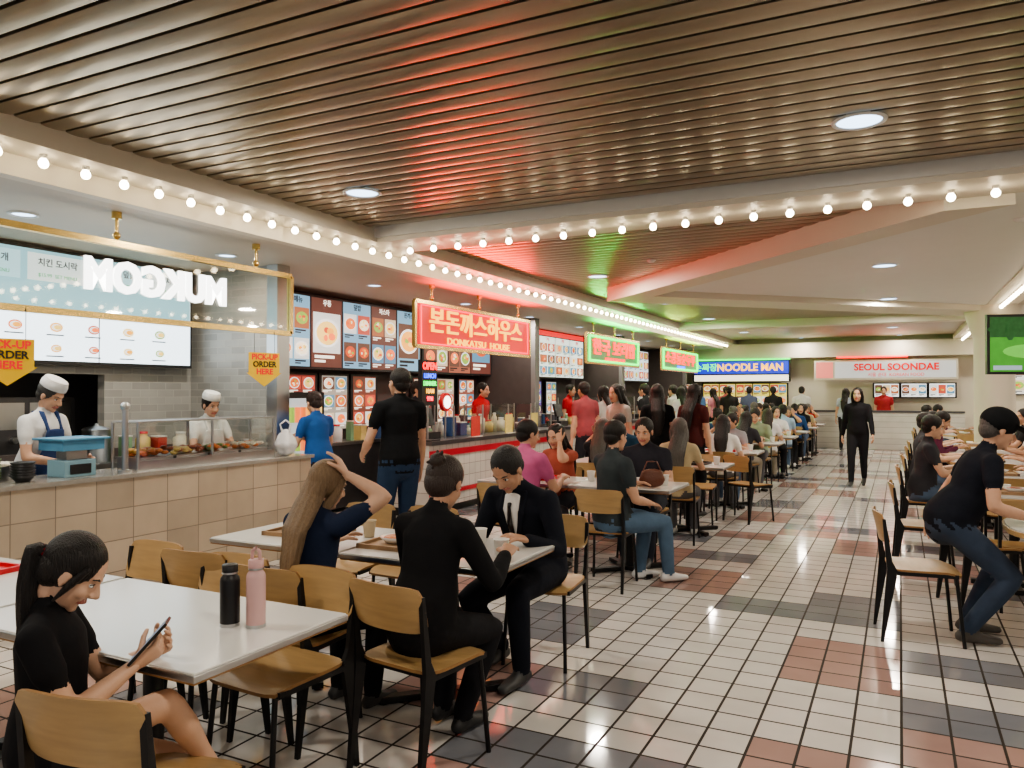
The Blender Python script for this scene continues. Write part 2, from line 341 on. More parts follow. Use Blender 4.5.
def hang_sign(name,y0,y1,panel,build,z0=2.09,z1=2.62,x=-5.05,n=3,glow=None):
    b=MB(); t=.022
    for z in(z0,z1): b.box(x-t,x+t,y0,y1,z-t,z+t,GOLD)
    for y in(y0,y1): b.box(x-t,x+t,y-t,y+t,z0,z1,GOLD)
    b.box(x-.006,x+.006,y0+t,y1-t,z0+t,z1-t,panel)
    for i in range(n):
        y=y0+(y1-y0)*(.12+.76*i/(n-1))
        b.cyl((x,y,z1),(x,y,2.85),.012,GOLD,8); b.cyl((x,y,2.80),(x,y,2.85),.035,GOLD,12); b.ell((x,y,z1+.06),.028,GOLD,10,7)
    build(b,(V3((x,0,0)),V3((0,1,0)),V3((0,0,1)),V3((1,0,0)))); o=b.obj(name)
    if glow:  # added area light, no tube of the sign: throws its colour onto the slats
        l=bpy.data.lights.new('added_ceiling_glow','AREA'); l.shape='RECTANGLE'; l.size=y1-y0-.2; l.size_y=.05; l.energy=glow[1]; l.color=glow[0]
        lo=bpy.data.objects.new('added_ceiling_glow',l); COL.objects.link(lo); lo.parent=o; lo.location=(x+.09,(y0+y1)/2,z1-.03)
        X=V3((0,1,0)); Z=-V3((.80,0,.60)); Y=Z.cross(X); lo.rotation_euler=Matrix((X,Y,Z)).transposed().to_euler()
WT=emi('white_letter',(1,1,.97),3.4)
def s1(b,fr): b.text(fr,'MUKGOM',.30,4.05,2.37,.01,WT,.012,mirror=True,bold=.014,width=1.25)
hang_sign('hanging_shop_sign',1.9,5.45,ACRY,s1)
NY=emi('neon_yellow',(1,.50,.05),2.2); NP=emi('neon_pink',(1,.03,.06),3.5); NG=emi('neon_green',(.01,1,.08),3.2); NB=emi('neon_blue',(.03,.10,1),4); NR=emi('neon_red',(1,.01,.01),3.5); NW=emi('neon_white',(1,.9,.8),4)
RP=mat('sign_panel_red',(.30,.01,.01),.3,emit=(1,.012,.012),es=.75,var=.1)
GP=mat('sign_panel_green',(.05,.12,.06),.3,emit=(.03,.20,.05),es=1.0,var=.1)
def border(b,fr,y0,y1,z0,z1,m,r=.008):
    x=fr[0].x+.03
    for p,q in (((x,y0,z0),(x,y1,z0)),((x,y0,z1),(x,y1,z1)),((x,y0,z0),(x,y0,z1)),((x,y1,z0),(x,y1,z1))): b.cyl(p,q,r,m,8)
def s2(b,fr):
    b.text(fr,'본돈까스하우스',.33,9.05,2.40,.02,NY,.012,bold=.003,width=2.5); b.text(fr,'DONKATSU  HOUSE',.12,9.05,2.18,.02,NY,.008,width=1.7); border(b,fr,7.6,10.5,2.13,2.58,NP,.008)
hang_sign('neon_shop_sign',7.5,10.6,RP,s2,glow=((1,.03,.02),50))
def s3(b,fr):
    b.text(fr,'한국 보리밥',.33,14.55,2.38,.02,NR,.012,bold=.006,width=2.5); b.text(fr,'KOREAN  BARLEY  RICE',.11,14.55,2.17,.02,NR,.008); border(b,fr,13.1,16,2.13,2.58,NG,.022)
hang_sign('neon_shop_sign',13,16.1,GP,s3,glow=((.03,1,.12),55))
def s4(b,fr):
    b.text(fr,'소공동순두부',.33,19.7,2.38,.02,NR,.012,bold=.006,width=3); b.text(fr,'TOFU  HOUSE',.12,19.7,2.17,.02,NB,.008); border(b,fr,18,21.4,2.13,2.58,NG,.026)
hang_sign('neon_shop_sign',17.9,21.5,GP,s4,glow=((.6,1,.12),40))
b=MB(); oy=8.12; b.box(-5.3,-5.24,oy-.17,oy+.17,1.38,1.95,BLKP); fr=(V3((-5.24,oy,1.38)),V3((0,1,0)),V3((0,0,1)),V3((1,0,0)))
b.text(fr,'OPEN',.125,0,.49,.006,NR,.003,bold=.004)
for i,(t,m) in enumerate([('LUNCH',NB),('DINNER',NG),('10AM',NY),('9PM',NP)]): b.text(fr,t,.08,0,.37-.095*i,.006,m,.002,bold=.002)
b.cyl((-5.27,oy,CZ),(-5.27,oy,1.38),.015,STEEL,8); b.box(-5.40,-5.16,oy-.12,oy+.12,CZ,CZ+.015,BLKP); b.obj('led_open_sign')
b=MB(); b.cyl((-5.3,8.55,1.42),(-5.25,8.55,1.42),.12,REDP,24); b.cyl((-5.25,8.55,1.42),(-5.24,8.55,1.42),.08,NW,20); b.cyl((-5.275,8.55,.94),(-5.275,8.55,1.3),.012,STEEL,8); b.obj('round_red_sign')
YEL=mat('yellow_card',(.80,.52,.03),.5,emit=(.9,.5,.02),es=.12,var=.04)
def pick(x,y,z=1.72):
    b=MB(); N=V3((.97,-.25,0)).normalized(); U=V3((.25,.97,0)).normalized(); Vv=V3((0,0,1)); O=V3((x,y,z)); fr=(O,U,Vv,N)
    pts=[(-.15,.1),(.15,.1),(.15,-.08),(.17,-.08),(0,-.2),(-.17,-.08),(-.15,-.08)]
    for o,fl in ((0,False),(-.01,True)):
        P=[O+U*a+Vv*c+N*o for a,c in pts]; b.add(P,[tuple(range(7)) if fl else tuple(range(6,-1,-1))],YEL)
    for i,t in enumerate(('PICK-UP','ORDER','HERE')): b.text(fr,t,.07,0,.06-.065*i,.004,TXR if i!=1 else TXD,.001,bold=.002)
    for a in(-.1,.1): b.cyl(O+U*a+Vv*.1,V3((x+U.x*a,y+U.y*a,2.09)),.002,BLKP,6)
    b.obj('pickup_order_sign')
pick(-5.05,2.92,1.79); pick(-5.05,5.13,1.80)
# ------------------------------------------------------------------ back wall stalls
BLUS=mat('sign_blue',(.02,.05,.4),.3,emit=(.01,.03,.7),es=1.0,var=.1)
b=MB(); fr=(V3((0,YB-.6,0)),V3((1,0,0)),V3((0,0,1)),V3((0,-1,0)))
b.box(-5.7,-2.85,YB-.58,YB-.5,1.85,2.5,BLKP); b.quad(fr,-5.65,-2.9,2.1,2.47,-.015,BLUS)
b.text(fr,'NOODLE MAN',.3,-4.0,2.28,.0,NY,.01,bold=.008,width=1.9); b.text(fr,'손짜장',.25,-5.3,2.28,0,NG,.01); b.quad(fr,-5.65,-2.9,1.88,2.06,-.015,emi('warmwhite',(1,.9,.7),1.6))
b.cyl((-5.7,YB-.62,2.52),(-2.85,YB-.62,2.52),.02,NG,8); b.obj('wall_shop_sign')
board('b1',FR((-5.5,YB-.08,1.1),'B'),2.5,.7,5,(.75,.6,.12),1.1,2,2,.42,seed=31).obj('menu_board')
board('b0',FR((-7.7,YB-.08,1.1),'B'),1.8,.7,3,(.6,.4,.3),1.0,2,2,.42,seed=32).obj('menu_board')
b=MB(); b.box(-2.2,1.4,YB-.58,YB-.5,1.9,2.45,CREAM); b.quad(fr,-2.15,-1.7,1.95,2.4,-.015,emi('pinkpan',(.9,.25,.2),.9))
b.quad(fr,-1.65,1.35,1.95,2.4,-.015,emi('whitepan',(.55,.55,.53),.9)); b.text(fr,'SEOUL SOONDAE',.26,-.1,2.24,0,emi('sign_letter_red',(.8,.01,.01),.8),.01,bold=.008,width=2.1)
b.text(fr,'서울 순대  KOREAN FOOD',.12,-.1,2.03,0,TXR,.004)
b.cyl((-1.6,YB-.62,2.53),(.2,YB-.62,2.53),.025,NR,8); b.obj('wall_shop_sign')
for k in range(3): board('b2',FR((-.65+k*.68,YB-.3,1.42),'B'),.64,.36,1,(.8,.8,.78),1.5,1,3,.45,seed=40+k).obj('menu_board')
b=MB(); b.box(-5.0,1.5,YB-1.3,YB-.75,0,1.0,CWT); b.box(-5.0,1.5,YB-1.34,YB-.72,1.0,1.05,DSTEEL); b.obj('service_counter')
board('b5',FR((2.2,YB-.08,1.5),'B'),3.2,.8,4,(.7,.68,.62),1.0,2,2,.42,seed=50).obj('menu_board')
# ------------------------------------------------------------------ column, TV
b=MB(); b.lathe([(.30,0),(.30,2.45),(.33,2.5),(.45,2.92),(.45,2.98)],CREAM,n=32); b.lathe([(.31,0),(.31,.12)],BLKP,n=32); b.obj('column',(1.42,15.2,0))
b=MB(); 
b.box(-.56,.56,0,.05,-.34,.34,BLKP); fr=(V3((0,0,0)),V3((1,0,0)),V3((0,0,1)),V3((0,-1,0)))
SCR=mat('tv_field',(.05,.2,.03),.2,emit=(.05,.22,.03),es=1.1,var=.6,vs=6); SK=mat('tv_trees',(.02,.09,.03),.3,emit=(.015,.06,.015),es=1,var=.6,vs=20); SKY=emi('tv_sky',(.30,.38,.42),1.0)
b.quad(fr,-.53,.53,-.31,.31,.002,SCR); b.quad(fr,-.53,.53,.08,.31,.004,SK)
for i in range(12): b.disc(fr,-.5+.09*i,.17,.06,.005,SK,10,.03+.05*((i*7)%3))
b.disc(fr,-.1,-.08,.3,.005,mat('tv_green2',(.1,.4,.05),.3,emit=(.12,.38,.06),es=1.1,var=.2,vs=10),20,.08); b.quad(fr,-.50,-.2,-.29,-.24,.008,SKY)
b.cyl((0,.08,0),(0,.08,.86),.025,BLKP,10); b.box(-.1,.1,.05,.1,-.1,.1,BLKP); b.obj('wall_television',(1.42,10.4,2.09),math.radians(18))
# ------------------------------------------------------------------ chairs and tables
def chair_mesh():
    b=MB()
    def seat(u,v):
        x=.205*u*(1-.10*abs(v)**6); y=.20*v*(1-.10*abs(u)**6)
        return (x,y,.455-.014*(1-u*u)*(1-v*v)-(.02*max(0,v-.5)**2*4))
    b.sheet(seat,10,10,(0,0,.013),PLY,PLYE)
    def back(u,v):
        x=.20*u*(1-.10*abs(v)**6); z=.70+.095*v*(1-.10*abs(u)**6)
        return (x,-.225-.03*(1-u*u)-.035*v*.6,z)
    b.sheet(back,12,6,(0,.012,0),PLY,PLYE)
    for sx in(-1,1):
        x=sx*.19
        b.prism([(-.262,0),(-.245,0),(-.172,.40),(-.165,.44),(-.195,.50),(-.232,.76),(-.25,.76),(-.225,.45)],'x',x-.010,x+.010,BLACK)
        b.cyl((sx*.165,.16,.44),(sx*.185,.20,.0),.011,BLACK,8); b.box(x-.012,x+.008,-.18,.17,.418,.44,BLACK)
    b.box(-.18,.18,.13,.155,.42,.44,BLACK); b.box(-.18,.18,-.18,-.155,.42,.44,BLACK)
    return b.mesh('dining_chair')
CH=chair_mesh()
def chair(x,y,deg): place(CH,'dining_chair',(x,y,0),math.radians(deg))
def table(x0,x1,y0,y1):
    cx=(x0+x1)/2; cy=(y0+y1)/2; a=(x1-x0)/2; c=(y1-y0)/2
    b=MB(); b.box(-a,a,-c,c,.715,.738,PLYE); b.box(-a+.002,a-.002,-c+.002,c-.002,.738,.75,LAM); b.box(-a-.003,a+.003,-c-.003,c+.003,.722,.745,STEEL)
    b.cyl((0,0,.03),(0,0,.7),.035,BLACK,14); b.box(-.2,.2,-.2,.2,.70,.715,BLACK)
    for r in(45,-45):
        R=Matrix.Rotation(math.radians(r),3,'Z'); b.box(-.36,.36,-.03,.03,.008,.04,BLACK,R); 
        for s_ in(-1,1):
            p=R@V3((s_*.34,0,0)); b.cyl((p.x,p.y,0),(p.x,p.y,.01),.02,BLKP,8)
    b.obj('dining_table',(cx,cy,0),0,.004)
GLAM=mat('grey_laminate',(.60,.61,.62),.25,var=.04,coat=.2)
def rtable(x,y,r=.42):
    b=MB(); n=28
    def sq(rr,z): return [V3((rr*math.copysign(abs(math.cos(t))**.7,math.cos(t)),rr*math.copysign(abs(math.sin(t))**.7,math.sin(t)),z)) for t in [2*math.pi*j/n for j in range(n)]]
    for r0,z0,z1,m in ((r,.715,.742,PLY),(r-.012,.742,.75,GLAM)):
        Vt=sq(r0,z0)+sq(r0,z1); b.add(Vt,[(j,(j+1)%n,n+(j+1)%n,n+j) for j in range(n)]+[tuple(range(n-1,-1,-1)),tuple(range(n,2*n))],m)
    b.cyl((0,0,.03),(0,0,.715),.035,BLACK,14)
    for q in(0,90):
        R=Matrix.Rotation(math.radians(q),3,'Z'); b.box(-.3,.3,-.03,.03,.0,.035,BLACK,R)
    b.obj('dining_table',(x,y,0))
# ------------------------------------------------------------------ people
def remesh(Vt,F,vox,it=3):
    me=bpy.data.meshes.new('r'); me.from_pydata([tuple(p) for p in Vt],[],F); ob=bpy.data.objects.new('r',me); COL.objects.link(ob)
    m=ob.modifiers.new('m','REMESH'); m.mode='VOXEL'; m.voxel_size=vox
    s=ob.modifiers.new('s','SMOOTH'); s.factor=.5; s.iterations=it
    dg=bpy.context.evaluated_depsgraph_get(); dg.update(); e=ob.evaluated_get(dg); q=e.to_mesh()
    P=[p.co.copy() for p in q.vertices]; FF=[tuple(p.vertices) for p in q.polygons]; C=[p.center.copy() for p in q.polygons]
    e.to_mesh_clear(); bpy.data.objects.remove(ob); bpy.data.meshes.remove(me); return P,FF,C
SKIN,SHIRT,PANTS,SHOE,HAIR,LIPS,EYEW,DARK,EXTRA=range(9)
BIAS={SHIRT:.012,PANTS:.007,SHOE:.006}
class Acc:
    def __init__(s): s.v=[];s.f=[];s.t=[]
    def add(s,g,tag):
        Vt,F=g; o=len(s.v); s.v+=list(Vt); s.f+=[tuple(i+o for i in f) for f in F]; s.t+=[tag]*len(Vt)
    def solve(s,vox,it=3,vote=5,biased=True):
        P,F,C=remesh(s.v,s.f,vox,it)
        kds={}
        for tg in set(s.t):
            ids=[i for i,t in enumerate(s.t) if t==tg]; kd=KDTree(len(ids))
            for i in ids: kd.insert(s.v[i],i)
            kd.balance(); kds[tg]=kd
        tags=[]
        for c in C: tags.append(min(kds,key=lambda t:kds[t].find(c)[2]-(BIAS.get(t,0) if biased else 0)))
        tags=np.array(tags)
        if vote and len(kds)>1:
            n=len(F); fi=np.repeat(np.arange(n),[len(f) for f in F]); vi=np.concatenate([np.array(f) for f in F])
            for _ in range(vote):
                vv=np.zeros((len(P),9)); np.add.at(vv,(vi,tags[fi]),1); fv=np.zeros((n,9)); np.add.at(fv,fi,vv[vi]); tags=fv.argmax(1)
        return P,F,tags.tolist()
_H={}
def head_t(vox):
    if vox in _H: return _H[vox]
    a=Acc()
    E=lambda c,r,t=SKIN:a.add(ell_geo(c,r,18,12),t)
    E((0,-.012,.03),(.074,.093,.088)); E((0,.022,-.03),(.060,.066,.088)); E((0,.03,-.072),(.047,.05,.038)); E((0,.066,-.096),(.022,.018,.016))
    a.add(loft_geo([(0,.080,.014),(0,.104,-.024)],[.008,.013],n=8,step=.01),SKIN); E((.011,.094,-.03),.009); E((-.011,.094,-.03),.009)
    for s_ in(-1,1):
        E((s_*.034,.050,-.03),(.024,.028,.026)); E((s_*.076,-.008,-.005),(.009,.019,.029)); E((s_*.076,-.004,-.028),(.007,.010,.012))
    a.add(loft_geo([(-.036,.070,.028),(0,.079,.026),(.036,.070,.028)],[.009,.010,.009],n=8,step=.01),SKIN)
    a.add(loft_geo([(-.021,.079,-.062),(0,.088,-.060),(.021,.079,-.062)],[.005,.0095,.005],n=8,step=.006),LIPS)
    a.add(loft_geo([(0,-.02,-.05),(0,-.018,-.085)],[.048,.046],n=12),SKIN)
    P,F,Tg=a.solve(vox,2,0); F=list(F);Tg=list(Tg);P=list(P)
    def ap(g,t):
        o=len(P); P.extend(g[0]); F.extend(tuple(i+o for i in f) for f in g[1]); Tg.extend([t]*len(g[1]))
    for s_ in(-1,1):
        ap(ell_geo((s_*.031,.0700,.004),(.014,.008,.0070),10,6),EYEW); ap(ell_geo((s_*.031,.0755,.004),(.0055,.0035,.006),8,6),DARK)
        ap(loft_geo([(s_*.017,.081,.026),(s_*.034,.078,.032),(s_*.048,.064,.027)],[.003,.0038,.002],n=6,step=.01),HAIR)
        ap(loft_geo([(s_*.018,.076,.0095),(s_*.031,.077,.0125),(s_*.045,.068,.008)],[.0018,.002,.0015],n=5,step=.01),DARK)
    _H[vox]=(P,F,Tg); return _H[vox]
_HD={}
def hand_t(vox,curl):
    k=(vox,curl)
    if k in _HD: return _HD[k]
    a=Acc(); a.add(loft_geo([(0,-.02,0),(0,.03,0),(0,.088,-.002)],[(.024,.019),(.036,.017),(.041,.013)],n=14,step=.01),SKIN)
    for x,L,dx in((-.031,.070,-.05),(-.010,.079,-.01),(.011,.073,.03),(.031,.058,.09)):
        p=V3((x,.082,-.002)); pts=[p]; ang=curl*.35
        for q,f in((.45,1.0),(.32,1.9),(.26,2.6)):
            d=V3((dx,math.cos(ang*f),-math.sin(ang*f))); pts.append(pts[-1]+d.normalized()*L*q)
        a.add(loft_geo(pts,[.0092,.0088,.0078,.0068],n=9,step=.008),SKIN)
    a.add(loft_geo([(-.020,.018,-.004),(-.046,.048,-.012),(-.058,.074,-.022-.012*curl),(-.055,.094,-.03-.02*curl)],[.015,.0125,.0105,.008],n=9,step=.01),SKIN)
    _HD[k]=a.solve(vox,2,0)[:2]; return _HD[k]
def ik(a,t,l1,l2,pole):
    d=t-a; L=min(max(d.length,abs(l1-l2)+.01),(l1+l2)*.998); dn=d.normalized(); t=a+dn*L
    c=(l1*l1+L*L-l2*l2)/(2*L); h=math.sqrt(max(l1*l1-c*c,0)); p=V3(pole); p=p-dn*p.dot(dn)
    if p.length<1e-4: p=V3((1,0,0))
    return a+dn*c+p.normalized()*h,t
def build_person(pose='sit',s=1.,lean=.12,tilt=0.,twist=0.,gw=1.,neck=.1,hp=.1,hy=0.,hr=0.,RH=None,LH=None,RF=None,LF=None,Rp=None,Lp=None,Rk=None,Lk=None,
                 hairst='short',hl=.35,sleeve='short',legs='long',vox=.016,hz=None,curl=1.,Rd=None,Ld=None,Rn=None,Ln=None,belly=0.,fd=(0,0),suit=False,apron=None,fat=1.,Rfp=0,Lfp=0):
    if hz is None: hz=.47+.075*s if pose=='sit' else .93*s
    hip=V3((0,0,hz)); Rt=Matrix.Rotation(tilt,3,'Y')@Matrix.Rotation(-lean,3,'X'); Rs=Rt@Matrix.Rotation(twist,3,'Z')
    tp=lambda z,y=0:hip+Rt@V3((0,y*s,z*s)); a=Acc(); side=Rt@V3((1,0,0)); sS=Rs@V3((1,0,0)); f=fat
    a.add(loft_geo([hip+V3((0,-.01,-.04))*s,tp(.03),tp(.07)],[(.155*s*f,.115*s*f),(.163*s*f,.116*s*f),(.13*s*f,.09*s*f)],side=side,n=22),PANTS)
    a.add(loft_geo([tp(.03),tp(.13,.005+belly*.5),tp(.22,.01+belly),tp(.32,.008),tp(.41,0),tp(.465,-.008),tp(.505,-.012)],
        [((.167*f+.014)*s,(.124*f+.012+belly*.4)*s),((.155*f+.01)*s,(.118*f+.008+belly*.5)*s),((.142*gw*f+.012)*s,(.11*f+belly*.5)*s),(.158*gw*f*s,.115*f*s),(.168*gw*f*s,.112*f*s),(.135*gw*f*s,.088*f*s),(.07*s,.06*s)],side=side,n=26),SHIRT)
    shz=.445
    Sh={1:hip+Rs@V3((.178*gw*s,-.005*s,shz*s)),-1:hip+Rs@V3((-.178*gw*s,-.005*s,shz*s))}
    nb=tp(.50,-.012)
    a.add(loft_geo([Sh[-1],tp(.47,-.01),Sh[1]],[.056*s,.066*s,.056*s],n=14),SHIRT)
    for k in(-1,1): a.add(loft_geo([Sh[k]+V3((0,0,.012*s)),nb+V3((0,0,.01))],[.035*s,.05*s],n=12),SHIRT)
    nd=Rt@Matrix.Rotation(-neck,3,'X')@V3((0,0,1))
    hc=nb+nd*.155*s+V3((0,.018*s,.0))
    Rh=Matrix.Rotation(hy,3,'Z')@Matrix.Rotation(hr,3,'Y')@Matrix.Rotation(-hp,3,'X'); hs=.35+.65*s
    nk=hc+Rh@V3((0,-.018,-.065))*hs
    a.add(loft_geo([nb-nd*.0*s,nb+nd*.03*s,nk],[.055*s,.050*s,.047*s],n=14,step=.02),SKIN)
    a.add(loft_geo([nb-nd*.03,nb-nd*.006*s],[.066*s,.060*s],n=14,step=.02),SHIRT)
    hands=[]
    for k,H,pl,dr,nm in((1,RH,Rp,Rd,Rn),(-1,LH,Lp,Ld,Ln)):
        sh=Sh[k]
        if H is None: H=(k*.16,.40,.80) if pose=='sit' else (k*.26,.05,.74*s)
        el,wr=ik(sh,V3(H),.285*s,.245*s,pl or (k*.55,-.5,-1))
        m1=sh.lerp(el,.5); fa=el.lerp(wr,.35)
        if sleeve=='long':
            a.add(loft_geo([sh,m1,el,fa,wr.lerp(el,.08)],[.060*s*f,.054*s*f,.046*s,.046*s,.036*s],n=14),SHIRT); a.add(loft_geo([el.lerp(wr,.95),wr],[.026*s,.025*s],n=12,step=.02),SKIN)
        else:
            a.add(loft_geo([sh.lerp(el,.55),el,fa,wr],[.045*s*f,.037*s,.040*s,.025*s],n=14,step=.02),SKIN)
            if sleeve=='short': a.add(loft_geo([sh,sh.lerp(el,.42)],[.060*s*f,.057*s*f],n=16,step=.02),SHIRT)
            else: a.add(loft_geo([sh,m1],[.05*s,.044*s],n=14),SKIN)
        dirv=V3(dr).normalized() if dr else ((wr-el).normalized()+V3((0,.2,0))).normalized()
        hands.append((k,wr,dirv,V3(nm) if nm else V3((-k*.3,0,-1)) if pose=='sit' else V3((-k,0,0))))
    for k,Fp,kp,fdx,fp in((1,RF,Rk,fd[0],Rfp),(-1,LF,Lk,fd[1],Lfp)):
        hj=hip+V3((k*.088*s,0,-.01*s))
        if Fp is None: Fp=(k*.11,.40*s,.085*s) if pose=='sit' else (k*.1,-.01,.085*s)
        kk,an=ik(hj,V3(Fp),.44*s,.415*s,kp or ((k*.15,1,.9) if pose=='sit' else (k*.1,1,0)))
        mid=hj.lerp(kk,.5); cf=kk.lerp(an,.35)
        if legs=='long':
            a.add(loft_geo([hj,mid,kk,cf,an+V3((0,0,.01))],[.096*s*f,(.082*f+.004)*s,.066*s,.062*s,.05*s],n=16),PANTS)
        else:
            q=.5 if legs=='short' else .9
            a.add(loft_geo([hj.lerp(kk,q+.12),kk,cf,kk.lerp(an,.7),an],[.066*s,.052*s,.054*s,.038*s,.034*s],n=16,step=.025),SKIN); a.add(loft_geo([hj,hj.lerp(kk,q)],[.098*s,.086*s],n=18,step=.025),PANTS)
        Rf=Matrix.Rotation(fdx,3,'Z')@Matrix.Rotation(fp,3,'X')
        P=lambda x,y,z:an+Rf@(V3((x,y,z))*s)
        a.add(loft_geo([P(0,-.045,-.045),P(0,.02,-.042),P(0,.10,-.055),P(0,.175,-.062)],[(.034*s,.036*s),(.038*s,.042*s),(.046*s,.030*s),(.034*s,.022*s)],side=Rf@V3((1,0,0)),n=16,step=.025),SHOE)
        a.add(loft_geo([an+V3((0,0,.0)),P(0,0,-.04)],[.038*s,.04*s],n=12,step=.02),SHOE)
    P,F,Tg=a.solve(vox,3); P=list(P);F=list(F);Tg=list(Tg)
    def ap(g,t,fn=None,flip=False):
        o=len(P); P.extend([fn(p) for p in g[0]] if fn else g[0]); F.extend(tuple(i+o for i in (fc[::-1] if flip else fc)) for fc in g[1])
        Tg.extend(t if isinstance(t,list) else [t]*len(g[1]))
    near=vox<.02
    hd=head_t(.0055 if near else .009); toh=lambda p:hc+Rh@(V3(p)*hs); ap((hd[0],hd[1]),hd[2],toh)
    hv=.0042 if near else .006
    for (k,wr,dv,nm) in hands:
        g=hand_t(hv,curl); Y=dv; Z=-(nm-Y*nm.dot(Y)).normalized(); X=Y.cross(Z)
        if k==1: ap(g,SKIN,lambda p:wr+(X*p.x+Y*p.y+Z*p.z)*s*.98)
        else: ap(g,SKIN,lambda p:wr+(X*-p.x+Y*p.y+Z*p.z)*s*.98,True)
    bk=Rt@V3((0,-1,0)); rk_=Rh@V3((0,-1,0))
    if hairst in('short','cap','chef'):
        ap(ell_geo((0,-.026,.038),(.085,.100,.092),24,14),HAIR,toh)
        ap(ell_geo((0,-.055,-.01),(.070,.062,.07),20,12),HAIR,toh)
    elif hairst!='bald':
        ap(ell_geo((0,-.026,.034),(.086,.100,.096),26,16),HAIR,toh)
        ap(ell_geo((0,-.05,-.005),(.078,.066,.085),20,12),HAIR,toh)
    if hairst=='long':
        ap(ell_geo((0,-.02,-.0),(.088,.062,.075),20,12),HAIR,toh)
        for q in(-1,1):
            p0=toh((q*.070,.02,.05)); ap(loft_geo([p0,toh((q*.082,.005,-.03)),toh((q*.078,-.02,-.10)),toh((q*.07,-.04,-.1))+V3((0,-.02,-hl*.4*s))],[.018,.022,.024,.010],n=12,ripple=.1,rk=5),HAIR)
        z0=toh((0,-.06,.03)); z1=toh((0,-.075,-.08)); z2=tp(.40,-.145); sw=Rt@V3((0,0,-1))
        ap(loft_geo([z0,z1,z2,z2+sw*(hl*.4),z2+sw*hl*.75],[(.070,.045),(.078,.038),(.085,.026),(.07,.022),(.03,.014)],side=Rh@V3((1,0,0)),n=34,ripple=.10,rk=13,step=.025),HAIR)
    if hairst=='pony':
        ap(ell_geo((0,-.022,-.0),(.083,.062,.070),20,12),HAIR,toh)
        z0=toh((0,-.120,.0)); ap(ell_geo((0,-.115,.0),(.022,.018,.022),12,8),EXTRA,toh)
        ap(loft_geo([z0,z0+rk_*.03+V3((0,0,-.02)),z0+bk*.035+V3((0,0,-.10)),z0+bk*.04+V3((0,0,-.07-hl*.6)),z0+bk*.05+V3((0,0,-.07-hl))],[.018,.028,.034,.028,.008],n=18,ripple=.12,rk=7,step=.02),HAIR)
        for q in(-1,1): ap(loft_geo([toh((q*.070,.03,.05)),toh((q*.079,.02,-.01)),toh((q*.072,.012,-.085))],[.010,.012,.004],n=8),HAIR)
    if hairst=='bun':
        ap(ell_geo((0,-.11,.07),(.040,.036,.038),16,10),HAIR,toh)
        for j in range(7):
            an_=j*.9; ap(loft_geo([toh((0,-.11,.07)),toh((.042*math.cos(an_),-.12-.012*math.sin(an_*2),.072+.042*math.sin(an_)))],[.018,.007],n=8,step=.01),HAIR)
    if hairst=='cap':
        ap(ell_geo((0,-.016,.052),(.097,.112,.094),26,16),EXTRA,toh)
        ap(loft_geo([(0,.05,.060),(0,.12,.050),(0,.185,.028)],[(.082,.010),(.078,.008),(.050,.005)],side=(1,0,0),n=20,step=.02),EXTRA,toh)
    if hairst=='chef':
        ap(loft_geo([(0,-.02,.065),(0,-.02,.10),(0,-.02,.135)],[(.089,.104),(.090,.105),(.078,.092)],n=26,step=.012,caps=False),EXTRA,toh); ap(ell_geo((0,-.02,.133),(.080,.094,.016),24,8),EXTRA,toh)
    if suit:
        fr=lambda x,z,y:hip+Rs@(V3((x,y,z))*s)
        ap(loft_geo([fr(0,.50,.06),fr(0,.44,.108),fr(0,.36,.128),fr(0,.26,.134)],[(.05,.015),(.052,.014),(.034,.012),(.010,.010)],side=sS,n=18,step=.02),EYEW)
        ap(loft_geo([fr(0,.475,.105),fr(0,.46,.118),fr(0,.38,.146),fr(0,.27,.150)],[(.014,.008),(.011,.006),(.018,.005),(.020,.005)],side=sS,n=10,step=.02),DARK)
        for q in(-1,1): ap(loft_geo([fr(q*.068,.51,.03),fr(q*.062,.43,.108),fr(q*.008,.24,.142)],[(.016,.010),(.026,.008),(.012,.006)],side=sS,n=10,step=.02),SHIRT)
    if apron is not None:
        fr=lambda x,z,y:hip+Rs@(V3((x,y,z))*s)
        ap(loft_geo([fr(0,.40,.120),fr(0,.25,.135),fr(0,.08,.14),fr(0,-.1,.14),fr(0,-.35,.14)],[(.09,.012),(.12,.014),(.175,.02),(.18,.03),(.18,.03)],side=sS,n=20),apron)
        for q in(-1,1): ap(loft_geo([fr(q*.07,.40,.118),fr(q*.075,.50,.03),fr(q*.06,.50,-.06)],[(.012,.01),(.012,.04),(.012,.02)],side=sS,n=8),apron)
    return P,F,Tg
_PM={}
def cl(c,kind='fabric'):
    nm='%s_%02x%02x%02x'%(kind,*[int(x*255) for x in c])
    if kind=='skin': return mat(nm,c,.5,var=.08,vs=20,bump=.05,bs=200)
    if kind=='hair': return mat(nm,c,.45,var=.4,vs=40,bump=.9,bs=90,stretch=(3,3,.3))
    return mat(nm,c,.85,var=.16,vs=14,bump=.7,bs=11,spec=.2)
SK1=(.60,.35,.235);SK2=(.50,.285,.185);SK3=(.66,.415,.29)
HB=(.012,.009,.008)
